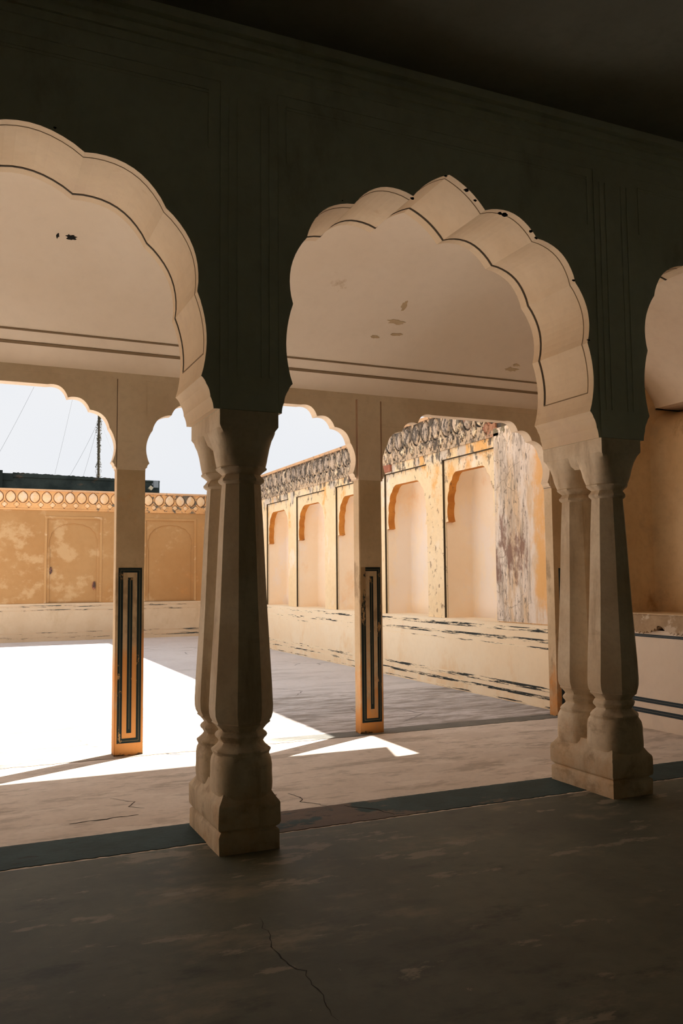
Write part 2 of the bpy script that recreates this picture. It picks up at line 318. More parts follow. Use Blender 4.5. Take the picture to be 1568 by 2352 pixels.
def blob(bm, c, r, n=9, squash=(1, 1, 1), seed=0):
    rr = random.Random(seed)
    g = bmesh.ops.create_icosphere(bm, subdivisions=2, radius=r)
    for v in g['verts']:
        k = 1+rr.uniform(-0.3, 0.3)
        v.co = Vector((v.co.x*k*squash[0]+c[0], v.co.y*k*squash[1]+c[1], v.co.z*k*squash[2]+c[2]))

# ------------------------------------------------------------------ floors
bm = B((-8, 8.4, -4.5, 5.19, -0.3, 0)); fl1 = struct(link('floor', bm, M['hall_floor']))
bm = B((-8, 8.4, 5.19, 8.0, -0.3, 0)); fl2 = struct(link('floor', bm, M['aisle_floor']))
bm = B((-12, 8.4, 8.0, 24.6, -0.3, 0)); fl3 = struct(link('floor', bm, M['court_floor']))
rr = random.Random(3)
def ragged_strip(x0, x1, ya, yb, z, amp, step=0.06):
    bm = bmesh.new(); n = int((x1-x0)/step); a = []; b = []
    for i in range(n+1):
        x = x0+(x1-x0)*i/n; a.append((x, ya+rr.uniform(-amp, amp))); b.append((x, yb+rr.uniform(-amp*0.3, amp*0.3)))
    extrude_poly(bm, a+b[::-1], 'z', -0.02, z); return bm
struct(link('trim_1', ragged_strip(-8, 6.65, 5.21, 5.655, 0.004, 0.009, 0.025), M['dark_strip']))
struct(link('trim_2', ragged_strip(-8, 6.5, 7.97, 8.23, 0.004, 0.012), M['outer_strip']))
def crack(parent, pts, wd, seed, z=0.0012):
    r = random.Random(seed); P = []
    for i in range(len(pts)-1):
        (x0, y0), (x1, y1) = pts[i], pts[i+1]; n = max(2, int(math.hypot(x1-x0, y1-y0)/0.04))
        for k in range(n): P.append((x0+(x1-x0)*k/n+r.uniform(-.012, .012), y0+(y1-y0)*k/n+r.uniform(-.012, .012)))
    P.append(pts[-1]); bm = bmesh.new(); L = []; Rr = []
    for i, (x, y) in enumerate(P):
        a = P[max(0, i-1)]; b = P[min(len(P)-1, i+1)]; dx, dy = b[0]-a[0], b[1]-a[1]; l = math.hypot(dx, dy) or 1
        k = wd*r.uniform(.35, 1)*(0.25+0.75*math.sin(math.pi*(i+.5)/len(P)))
        L.append((x-dy/l*k, y+dx/l*k)); Rr.append((x+dy/l*k, y-dx/l*k))
    for i in range(len(P)-1):
        bm.faces.new([bm.verts.new((*q, z)) for q in (L[i], L[i+1], Rr[i+1], Rr[i])])
    return link('crack', bm, M['crack'], parent)
FLOORPX = []

# ------------------------------------------------------------------ dark hall (camera stands in it)
ZC = 5.06
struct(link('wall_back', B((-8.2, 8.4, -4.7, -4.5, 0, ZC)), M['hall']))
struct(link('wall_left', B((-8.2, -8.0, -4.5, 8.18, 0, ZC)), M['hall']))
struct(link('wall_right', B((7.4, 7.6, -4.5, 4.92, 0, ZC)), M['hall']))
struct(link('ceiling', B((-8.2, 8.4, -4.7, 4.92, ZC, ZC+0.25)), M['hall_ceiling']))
# aisle vault: its profile in (y, z)
cv = [(5.60, 4.62), (6.0, 4.60), (6.5, 4.50), (7.0, 4.29), (7.4, 4.06), (7.74, 3.783), (7.85, 3.700), (7.95, 3.622), (8.04, 3.55)]
bm = bmesh.new(); extrude_poly(bm, cv+[(8.04, 5.3), (5.60, 5.3)], 'x', -8, 8.3)
ceil2 = struct(link('ceiling', bm, M['ceiling'], smooth=50))
for (ya, za, yb, zb) in ((7.735, 3.787, 7.748, 3.777), (7.842, 3.706, 7.866, 3.688)):
    bm = bmesh.new(); e = 0.004
    extrude_poly(bm, [(ya, za), (yb, zb), (yb-e, zb-e), (ya-e, za-e)], 'x', -8, 6.6); link('groove', bm, M['softline'], ceil2)
def ceil_patch(name, c, slope, rx, ry, mat, seed):
    r = random.Random(seed); n = 18; L = math.hypot(1, slope); bm = bmesh.new(); P = []
    for i in range(n):
        a = 2*math.pi*i/n; k = r.uniform(.55, 1.15); u, v = rx*k*math.cos(a), ry*k*math.sin(a)
        P.append((c[0]+u, c[1]+v/L-.003*(-slope)/L, c[2]+v*slope/L-.003/L))
    lo = [bm.verts.new(p) for p in P]; hi = [bm.verts.new((p[0], p[1]+.006*(-slope)/L, p[2]+.006/L)) for p in P]
    bm.faces.new(lo); bm.faces.new(hi[::-1])
    for i in range(n): bm.faces.new((lo[i], lo[(i+1) % n], hi[(i+1) % n], hi[i]))
    link(name, bm, mat, ceil2)
ceil_patch('hole', (0.739, 6.896, 4.334), -.42, .045, .032, M['black'], 1)
ceil_patch('hole', (0.637, 6.90, 4.333), -.42, .012, .03, M['black'], 2)
ceil_patch('peeled_patch', (3.87, 7.294, 4.121), -.575, .10, .035, M['peel'], 3)
ceil_patch('peeled_patch', (3.94, 7.425, 4.040), -.815, .07, .02, M['peel'], 4)
ceil_patch('peeled_patch', (3.86, 7.10, 4.233), -.575, .03, .07, M['peel'], 5)
ceil_patch('peeled_patch', (3.72, 7.47, 4.003), -.815, .05, .02, M['peel'], 6)
ceil_patch('peeled_patch', (5.46, 7.63, 3.873), -.815, .10, .03, M['peel'], 7)
ceil_patch('peeled_patch', (5.50, 7.58, 3.913), -.815, .05, .02, M['peel'], 8)

# ------------------------------------------------------------------ first arcade: wall, piers, arches
Y0, Y1 = 4.92, 5.62
A2 = [(1.262, 2.628), (1.248, 2.628), (1.232, 2.70), (1.205, 2.775), (1.175, 2.82), (1.170, 3.335), (1.075, 3.78), (0.735, 4.065), (0.29, 4.20), (0, 4.406)]
s2 = [0, 0.004, 0.006, 0.004, 0.045, 0.062, 0.080, 0.088, 0.026]
A1 = [(1.850, 2.628), (1.815, 2.628), (1.795, 2.70), (1.770, 2.775), (1.739, 2.82), (1.712, 3.335), (1.520, 3.82), (1.046, 4.071), (0.43, 4.10), (0, 4.42)]
s1 = [0, 0.004, 0.006, 0.004, 0.045, 0.075, 0.095, 0.100, 0.030]
k3 = 0.92
A3 = [(u*k3+0.0, z) for u, z in A2]
zt = 4.69
wall_in = struct(link('wall_inner', B((1.403, 1.777, Y0, Y1, 2.63, zt), (4.318, 4.692, Y0, Y1, 2.63, zt),
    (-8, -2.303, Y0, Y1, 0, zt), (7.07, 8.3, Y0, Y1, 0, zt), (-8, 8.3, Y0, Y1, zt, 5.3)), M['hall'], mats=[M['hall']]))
def prof_of(half, segs): return profile(half, segs)
p1, p2, p3 = prof_of(A1, s1), prof_of(A2, s2), prof_of(A3, [q*k3 for q in s2])
x1c, x2c, x3c = -0.45, 3.05, 5.881
a1 = arch_block('scalloped_arch', 'wide scalloped arch cut by the left edge of the photo, left of the nearest column', x1c, 1.853, zt, p1, Y0+0.008, Y1-0.02, M['hall'], M['soffit'])
a2 = arch_block('scalloped_arch', 'large scalloped arch with a pointed crown spanning between the two carved columns', x2c, 1.268, zt, p2, Y0+0.008, Y1-0.02, M['hall'], M['soffit'])
a3 = arch_block('scalloped_arch', 'scalloped arch cut by the right edge of the photo, right of the second column', x3c, 1.189, zt, p3, Y0+0.008, Y1-0.02, M['hall'], M['soffit'])
for (t, pr, xc) in ((a1, p1, x1c), (a2, p2, x2c), (a3, p3, x3c)):
    cur = [q for q in pr if q[1] > 2.93]
    bm = bmesh.new(); ribbon(bm, cur, 5.500, 5.519, 0.003, xc); link('groove', bm, M['groove'], t)
    bm = bmesh.new(); ribbon(bm, cur, 4.988, 4.994, 0.002, xc); link('edge_line', bm, M['softline'], t)
    for sgn in (0, -1):
        u, z = cur[sgn]; bm = bmesh.new(); k = -0.003 if u > 0 else 0.003
        box(bm, min(xc+u, xc+u+k), max(xc+u, xc+u+k), 4.99, 5.517, z-0.008, z)
        link('groove', bm, M['softline'], t)
# broken plaster spots along arch edges
for (t, px, pz, r) in ((a1, 0.43, 4.185, 0.012), (a2, 3.19, 4.325, 0.016), (a2, 3.26, 4.262, 0.012), (a2, 3.47, 4.203, 0.015), (a2, 3.51, 4.20, 0.020), (a2, 3.735, 4.115, 0.014),
                       (a2, 2.755, 4.187, 0.012), (a2, 3.02, 4.398, 0.012), (a2, 4.115, 3.80, 0.012), (a2, 4.235, 3.36, 0.012), (a2, 2.23, 4.075, 0.009), (a2, 3.78, 4.072, 0.012)):
    bm = bmesh.new(); blob(bm, (px, 4.932, pz-.003), r*.75, squash=(1.6, 0.7, 0.9), seed=int(px*1000)); link('chipped_spot', bm, M['black'], t)
# mouldings of the dark wall
bmx = B((-8, 7.4, Y0-0.035, Y0, 4.93, 4.945), (-8, 7.4, Y0-0.05, Y0, 5.0, 5.06), (-8, 7.4, Y0-0.02, Y0, 4.86, 4.875), (-8, 7.4, Y0-0.012, Y0, 4.80, 4.81))
struct(link('trim_3', bmx, M['hall']))
bmx = bmesh.new()
for xc in (1.59, 4.505):
    for u in (-0.187+0.055, -0.187+0.11, 0.187-0.055, 0.187-0.11): box(bmx, xc+u-0.004, xc+u+0.004, Y0-0.005, Y0, 2.84, 4.6)
for (xa, xb) in ((1.84, 4.26), (-2.2, 1.33), (4.76, 7.0)):
    for z in (4.62, 4.60): box(bmx, xa, xb, Y0+0.002, Y0+0.0085, z, z+0.007)
    for x in (xa, xb): box(bmx, x-0.004, x+0.004, Y0+0.002, Y0+0.0085, 4.25, 4.62)
struct(link('trim_4', bmx, M['hall']))

# ------------------------------------------------------------------ carved columns
def loft(bm, cx, cy, secs):
    """secs: (z, ax, ay, w, n): w blends an octagon (0) into a superellipse of exponent n (1); n 0 = true square"""
    rings = []; N = 32
    for z, ax, ay, w, n in secs:
        ring = []
        for i in range(N):
            th = 2*math.pi*i/N; c, d = math.cos(th), math.sin(th)
            oc = 1/max(abs(math.cos(th-k*math.pi/4)) for k in range(8))
            sq = 1/max(abs(c), abs(d)) if n == 0 else (abs(c)**n+abs(d)**n)**(-1/n)
            r = oc*(1-w)+sq*w; ring.append(bm.verts.new((cx+c*r*ax, cy+d*r*ay, z)))
        rings.append(ring)
    for a, b in zip(rings, rings[1:]):
        for i in range(N): bm.faces.new((a[i], a[(i+1) % N], b[(i+1) % N], b[i]))
    bm.faces.new(rings[0][::-1]); bm.faces.new(rings[-1])
# z, perpendicular radius, blend, exponent
SH = [(0.27, .170, 1, 4), (0.30, .175, 1, 4), (0.345, .186, 1, 3.8), (0.38, .191, 1, 3.4), (0.43, .190, 1, 3.2), (0.485, .190, 1, 3.2), (0.52, .184, 1, 3.2), (0.545, .174, .8, 3.2), (0.553, .177, .4, 3), (0.568, .184, .2, 3), (0.576, .182, 0, 3),
      (0.592, .160, 0, 3), (0.605, .145, 0, 3), (0.620, .136, 0, 3), (0.634, .144, 0, 3), (0.645, .156, 0, 3), (0.658, .161, 0, 3), (0.670, .155, 0, 3), (0.686, .136, 0, 3), (0.697, .144, 0, 3), (0.715, .160, 0, 3), (0.732, .181, 0, 3), (0.740, .177, 0, 3),
      (0.758, .188, 0, 3), (0.785, .196, 0, 3), (0.83, .198, 0, 3), (0.96, .191, 0, 3), (1.2, .176, 0, 3), (1.466, .160, 0, 3), (1.7, .149, 0, 3), (1.9, .140, 0, 3), (2.10, .128, 0, 3), (2.188, .122, 0, 3),
      (2.194, .132, 0, 3), (2.205, .144, 0, 3), (2.218, .145, 0, 3), (2.232, .132, 0, 3), (2.248, .120, 0, 3), (2.262, .134, 0, 3), (2.280, .159, .1, 3), (2.290, .162, .2, 3), (2.297, .156, .5, 2.8),
      (2.33, .165, .8, 2.8), (2.36, .171, 1, 2.9), (2.41, .179, 1, 3.1), (2.457, .188, 1, 3.6), (2.485, .198, 1, 4.5), (2.505, .203, 1, 6), (2.525, .207, 1, 10)]
def column(cx, label):
    t = thing('carved_column', label, 'column', (cx, 5.27, 0))
    bm = bmesh.new(); a, b = 0.186, 0.351
    loft(bm, cx, 5.27, [(0, a, b, 1, 0), (0.100, a, b, 1, 0), (0.112, a-.003, b-.003, 1, 0), (0.126, a-.015, b-.014, 1, 30), (0.142, a+.001, b+.001, 1, 0), (0.158, a+.004, b+.004, 1, 0), (0.250, a+.004, b+.004, 1, 0),
        (0.268, a+.003, b+.003, 1, 0), (0.280, a-.002, b-.002, 1, 0), (0.298, a-.013, b-.013, 1, 40), (0.325, a-.027, b-.026, 1, 20), (0.35, a-.035, b-.034, 1, 12), (0.372, a-.040, b-.042, 1, 8)])
    rr_ = random.Random(int(cx*10))
    for v in bm.verts:
        v.co += Vector((rr_.uniform(-.002, .002), rr_.uniform(-.002, .002), 0))
    link('plinth', bm, M['column'], t, smooth=30)
    for cy in (5.095, 5.445):
        bm = bmesh.new()
        loft(bm, cx, cy, [(z, min(r/1.085, .186), min(r/1.085, .1748), w_, n_) for z, r, w_, n_ in SH])
        link('shaft', bm, M['column'], t, smooth=33)
    bm = bmesh.new()
    loft(bm, cx, 5.27, [(2.43, .13, .28, 1, 3), (2.46, .155, .325, 1, 5), (2.49, .170, .337, 1, 9), (2.515, .180, .344, 1, 20), (2.536, a+.001, b-.004, 1, 0), (2.628, a+.001, b-.004, 1, 0)])
    link('capital', bm, M['column'], t, smooth=30)
    return t
c1 = column(1.59, 'nearest carved stone column with paired octagonal shafts, left of centre on the dark floor')
c2 = column(4.505, 'farther carved stone column with paired octagonal shafts, near the right edge of the photo')

# ------------------------------------------------------------------ second arcade: square pillars and flat-topped arches
P0, P1 = 8.04, 8.18
O2 = [(1.098, 2.63), (1.085, 2.66), (1.062, 2.70), (1.035, 3.02), (0.855, 3.178), (0.658, 3.278), (0.478, 3.385)]
so = [0.008, 0.006, 0.045, 0.046, 0.052, 0.048]
po = profile(O2, so)
mids = (-4.7, -2.235, 0.2, 2.67, 5.175)
labels = {0.2: 'flat-topped cusped arch at the left edge of the photo with the mast behind it',
          2.67: 'flat-topped cusped arch seen behind the nearest column, between the two painted square pillars',
          5.175: 'flat-topped cusped arch framing the stained courtyard wall, right of the second square pillar'}
for xm in mids:
    if xm in labels:
        arch_block('flat_topped_arch', labels[xm], xm, 1.10, 3.49, po, P0+0.006, P1-0.004, M['arch_cream'], M['arch_cream'], group=None)
pw = 0.131
PX = (-3.47, -1.03, 1.438, 3.925)
bm = bmesh.new()
for x in PX: box(bm, x-pw, x+pw, P0, P1, 2.632, 3.49)
box(bm, 6.275, 6.66, P0, P1, 2.632, 3.49)
box(bm, -8, 6.66, P0, P1, 3.49, 5.3)
for xm in mids:
    if xm not in labels: extrude_poly(bm, [(xm-1.10, 2.63), (xm-1.10, 3.49), (xm+1.10, 3.49), (xm+1.10, 2.63)]+[(xm+u, z) for u, z in po[::-1]], 'y', P0+0.006, P1-0.004)
box(bm, -8, -5.8, P0, P1, 0, 3.49)
struct(link('wall_outer', bm, M['arch_cream']))
for x in (-3.47, -1.03): struct(link('trim_5', B((x-pw, x+pw, P0, P1, 0, 2.632)), M['pillar']))
def pillar(x, label, flaky, x0=None, x1=None):
    t = thing('square_pillar', label, 'pillar', (x, P0+.07, 0))
    xa, xb = (x-pw, x+pw) if x0 is None else (x0, x1)
    bm = bmesh.new(); box(bm, xa, xb, P0, P1, 0, 2.632)
    bmesh.ops.bevel(bm, geom=[e for e in bm.edges if abs(e.verts[0].co.z-e.verts[1].co.z) > 1], offset=0.006, segments=2, affect='EDGES')
    link('shaft', bm, M['pillar'], t)
    f = P0-0.0015; g = P0+0.002
    def fr(l, r, b, tp, wdt, mat, nm='painted_border'):
        bm = B((l, l+wdt, f, g, b, tp), (r-wdt, r, f, g, b, tp), (l+wdt, r-wdt, f, g, tp-wdt, tp), (l+wdt, r-wdt, f, g, b, b+wdt)); return link(nm, bm, mat, t)
    def ln(l, r, b, tp, wdt, par):
        bm = B((l, l+wdt, f-.001, g, b, tp), (r-wdt, r, f-.001, g, b, tp), (l, r, f-.001, g, tp-wdt, tp), (l, r, f-.001, g, b, b+wdt)); return link('hairline', bm, M['hairline'], par)
    l, r, b, tp = xa+0.024, xb-0.022, 0.115, 1.716
    if flaky:
        w_ = 0.042
        link('painted_border', B((l-.01, l+w_, f, g, b, tp)), M['blue_left'], t)
        pb = link('painted_border', B((r-w_, r, f, g, b, tp), (l+w_, r-w_, f, g, tp-w_, tp), (l+w_, r-w_, f, g, b, b+w_)), M['blue_worn'], t)
        ln(l+.018, r-.018, b+.024, tp-.024, .0022, pb)
        m_ = (l+r)/2+0.002
        pb = link('painted_bar', B((m_-.021, m_+.021, f, g, .25, 1.62)), M['blue_worn'], t)
        link('hairline', B((m_-.002, m_+.001, f-.001, g, .30, 1.60)), M['hairline'], pb)
    else:
        pb = fr(l, r, b, tp, 0.044, M['blue']); ln(l+.020, r-.020, b+.020, tp-.020, .0022, pb)
        m_ = (l+r)/2
        pb = link('painted_bar', B((m_-.022, m_+.022, f, g, .205, 1.625)), M['blue'], t)
        link('hairline', B((m_-.001, m_+.002, f-.001, g, .24, 1.605)), M['hairline'], pb)
    return t
pillar(PX[2], 'square plaster pillar with crisp dark painted border, standing left of the nearest carved column', False)
pillar(PX[3], 'square plaster pillar with flaking dark painted border, in the middle of the central arch', True)
t = thing('square_pillar', 'narrow half pillar against the courtyard side wall, partly hidden by the farther carved column', 'pillar', (6.47, 8.1, 0))
link('shaft', B((6.285, 6.66, P0, P1, 0, 2.632)), M['pillar'], t)
link('painted_border', B((6.352, 6.39, P0-.0015, P0+.002, 0.115, 1.70), (6.39, 6.56, P0-.0015, P0+.002, 0.115, .155), (6.39, 6.56, P0-.0015, P0+.002, 1.66, 1.70)), M['gal_blue'], t)
# eave and roof above the outer arcade
bm = bmesh.new(); extrude_poly(bm, [(8.18, 3.97), (8.80, 3.69), (8.80, 3.74), (8.18, 4.05)], 'x', -8, 6.5)
tag(link('sloping_eave', bm, M['arch_cream']), 'sloping stone eave above the outer arches on the courtyard side', 'eave')
struct(link('roof', B((-8.2, 8.4, 4.9, 8.18, 5.3, 5.45)), M['hall']))
struct(link('roof', B((-8.2, -8.0, 4.9, 8.18, 0, 5.3)), M['hall']))

# ------------------------------------------------------------------ aisle end wall with alcove
wg = struct(link('wall_aisle_end', B((6.65, 6.85, 7.28, 8.18, 0, 5.3), (6.65, 8.3, 5.62, 7.28, 0, 1.03), (8.0, 8.3, 5.4, 8.2, 1.03, 5.3), (6.85, 8.3, 7.28, 7.5, 1.0, 5.3), (6.65, 6.86, 7.279, 7.3, 3.0, 5.3)), M['alcove']))
dd = link('dado', B((6.642, 6.652, 5.62, 8.04, 0, 1.03)), M['gallery_dado'], wg)
for z0, z1 in ((0.955, 0.985), (0.268, 0.315), (0.155, 0.205)):
    link('painted_stripe', B((6.639, 6.643, 5.62, 8.04, z0, z1)), M['gal_blue'], wg)
    link('hairline', B((6.638, 6.641, 5.62, 8.04, (z0+z1)/2-.001, (z0+z1)/2+.001)), M['gal_white'], wg)
# alcove back: concave corner and rounded top
bm = bmesh.new(); rings = []
for z, k in ((1.03, 0), (3.05, 0), (3.20, .02), (3.32, .07), (3.41, .16), (3.47, .30), (3.495, .5)):
    ring = [(7.02+k, 7.285)] + [(7.02+k+.16*math.sin(a), 7.13+.16*math.cos(a)) for a in [q*math.pi/12 for q in range(7)]] + [(7.18+k, 5.62)]
    rings.append([bm.verts.new((x, y, z)) for x, y in ring])
for p, q in zip(rings, rings[1:]):
    for i in range(len(p)-1): bm.faces.new((p[i], p[i+1], q[i+1], q[i]))
link('alcove_back', bm, M['alcove'], wg, smooth=60)
# end cove springing above the alcove, with a flat soffit behind it
bm = bmesh.new()
cc = [(7.18, 3.50), (7.13, 3.60), (7.02, 3.75), (6.82, 3.95), (6.55, 4.14), (6.25, 4.32), (5.95, 4.47), (5.7, 4.58)]
extrude_poly(bm, cc+[(5.7, 4.75), (7.3, 4.75), (7.3, 3.50)], 'y', 5.61, 7.279)
cove = link('cove', bm, M['gallery'], wg, smooth=50)
link('soffit', B((7.28, 8.3, 5.62, 7.5, 3.497, 3.7)), M['gallery'], wg)
link('groove', B((7.18, 8.0, 7.262, 7.282, 3.487, 3.507)), M['groove'], wg)
# broken scalloped ledge
lt = thing('broken_ledge', 'crumbling scalloped plaster ledge under the alcove, beside the farther carved column', 'ledge', (6.62, 6.6, 1.03))
bm = bmesh.new(); pts = [(5.62, 1.20), (7.28, 1.20)]; r = random.Random(5)
n = 80
for i in range(n+1):
    y = 7.28-1.66*i/n
    ph = (7.24-y)/0.50; k = abs(math.sin(math.pi*ph)); z = 1.13-0.125*k**0.4+r.uniform(-.006, .006)
    if 7.2 < y: z = 1.11
    pts.append((y, z))
extrude_poly(bm, pts, 'x', 6.585, 6.70)
bmesh.ops.bevel(bm, geom=[e for e in bm.edges if all(abs(v.co.x-6.585) < 1e-4 for v in e.verts)], offset=0.014, segments=2, affect='EDGES')
link('ledge_lip', bm, M['ledge'], lt, smooth=50)
link('ledge_top', B((6.60, 7.95, 5.62, 7.28, 1.195, 1.205)), M['alcove'], lt)

# ------------------------------------------------------------------ courtyard side wall with niches
XS = 6.56
NI = [(9.60, 10.96), (11.44, 12.88), (13.50, 14.95), (15.50, 17.06), (17.55, 19.00), (19.6, 21.05), (21.6, 23.05)]
names = ['nearest tall wall niche with an orange cusped edge, beside the heavily stained wall panel',
         'tall wall niche just right of the flaking square pillar, second nearest of the row',
         'tall wall niche just left of the flaking square pillar, partly hidden by it',
         'tall wall niche in the middle of the three left of the flaking square pillar',
         'tall wall niche next to the nearest carved column, farthest of the visible row',
         'wall niche hidden behind the nearest carved column', 'wall niche closest to the far corner of the courtyard']
ZT = 3.36
bm = B((XS-.03, XS+.5, 8.18, 24.2, 0, 1.0))
edges = [8.18] + [q for ab in NI for q in ab] + [24.2]
for i in range(0, len(edges), 2): box(bm, XS, XS+.6, edges[i], edges[i+1], 1.0, ZT)
box(bm, XS, XS+.6, 8.18, 24.2, ZT, 3.50)
sw = struct(link('wall_side', bm, M['side'], mats=[M['side']]))
link('dado', B((XS-.034, XS-.028, 8.18, 24.1, 0.0, 1.001)), M['dado'], sw)
link('dado_cap', B((XS-.034, XS+.002, 8.18, 24.1, 1.0, 1.006)), M['dado'], sw)
for z0, z1, k in ((.915, .965, 'dado_line'), (.79, .835, 'dado_line'), (.715, .735, 'dado_line2'), (.205, .255, 'dado_line'), (.11, .15, 'dado_line'), (.012, .03, 'dado_line')):
    link('worn_painted_line', B((XS-.0355, XS-.033, 8.18, 24.1, z0, z1)), M[k], sw)
# stained panel
bm = B((XS-.025, XS+.01, 8.18, 9.57, 1.02, 3.60))
bmesh.ops.subdivide_edges(bm, edges=bm.edges[:], cuts=1)
link('stained_panel', bm, M['stained'], sw)
def niche(y0, y1, label, i):
    t = thing('wall_niche', label, 'niche', (XS, (y0+y1)/2, 1.0), 'tall niches along the courtyard side wall')
    yc = (y0+y1)/2; h = (y1-y0)/2; o = h-0.028; dp = 0.47; x = XS+.03
    half = [(o+0.0, 2.42), (o-0.075, 2.43), (o-0.07, 2.70), (o-0.11, 2.89), (o-0.19, 3.04), (0.35, 3.15)]
    pr = profile(half, [0, .030, .030, .030, .022][:len(half)-1])
    pts = [(yc-h, 2.42), (yc-h, ZT), (yc+h, ZT), (yc+h, 2.42)] + [(yc+u, z) for u, z in pr[::-1]]
    bm = bmesh.new(); extrude_poly(bm, pts, 'x', x, x+.12, side_mi=lambda j: 4 <= j < len(pts)-1)
    link('cusped_plate', bm, M['side'], t, mats=[M['side'], M['orange_edge']])
    link('jamb', B((x, x+.012, y0, yc-o, 1.0, 2.42)), M['side'], t); link('jamb', B((x, x+.012, yc+o, y1, 1.0, 2.42)), M['side'], t)
    # recess: rounded plan corners, closed by a small half vault
    bm = bmesh.new(); sec = []; rc = 0.03
    plan = [(x+.008, yc-o)] + [(x+dp-rc+rc*math.sin(a), yc-o+rc-rc*math.cos(a)) for a in [k*math.pi/10 for k in range(6)]]
    plan += [(px, 2*yc-py) for px, py in plan[::-1]]
    rings = [(1.0, 1.0), (2.70, 1.0), (2.9, .985), (3.03, .93), (3.12, .85), (3.19, .72), (3.23, .5), (3.245, .2)]
    vs = [[bm.verts.new(((px if k > .98 else x+.008+(px-x-.008)*(.5+.5*k)), yc+(py-yc)*k, z)) for px, py in plan] for z, k in rings]
    for a, b in zip(vs, vs[1:]):
        for j in range(len(a)-1): bm.faces.new((a[j], a[j+1], b[j+1], b[j]))
    bm.faces.new(vs[-1])
    link('recess', bm, M['niche'], t, smooth=35)
    link('sill', B((XS-.002, x+dp, y0, y1, .99, 1.008)), M['dado'], t)
    link('painted_shadow_gap', B((XS-.001, XS+.03, y1-.007, y1, 1.0, ZT), (XS-.001, XS+.03, y0, y1, ZT-.012, ZT)), M['groove'], t)  # dark strips painted as the shadow gap along the frame's far and top edges
    return t
for i, (a, b) in enumerate(NI): niche(a, b, names[i], i)
# parapet pieces
def rosette_mesh(name, mat, w_, h_, d_, pointed=True, rot=None):
    """boss facing -Y in local space, centred at origin"""
    bm = bmesh.new(); n = 20; rings = []
    for k, (s, d) in enumerate(((1, 0), (.97, .55), (.86, .9), (.6, 1.0), (.25, .94))):
        ring = []
        for i in range(n):
            a = 2*math.pi*i/n; x = math.cos(a); z = math.sin(a)
            if pointed:
                x *= (0.5*w_)*(1-0.28*max(0, -z)**2); zz = z*0.5*h_ + (0.10*h_*max(0, math.cos((a-math.pi/2)*2.2))**4 if z > 0.6 else 0)
            else:
                q = (abs(x)**1.2+abs(z)**1.2)**(-1/1.2); x, zz = x*q*0.5*w_, z*q*0.5*h_
            dd = d*(1-0.16*(i % 2)) if 0 < k < 4 else d
            ring.append(bm.verts.new((x*s, -d_*dd, zz*s)))
        rings.append(ring)
    for a, b in zip(rings, rings[1:]):
        for i in range(n): bm.faces.new((a[i], a[(i+1) % n], b[(i+1) % n], b[i]))
    bm.faces.new(rings[-1])
    bmesh.ops.recalc_face_normals(bm, faces=bm.faces[:])
    me = bpy.data.meshes.new(name); bm.to_mesh(me); bm.free(); me.materials.append(mat)
    me.polygons.foreach_set('use_smooth', [True]*len(me.polygons)); me.set_sharp_from_angle(angle=math.radians(40)); return me
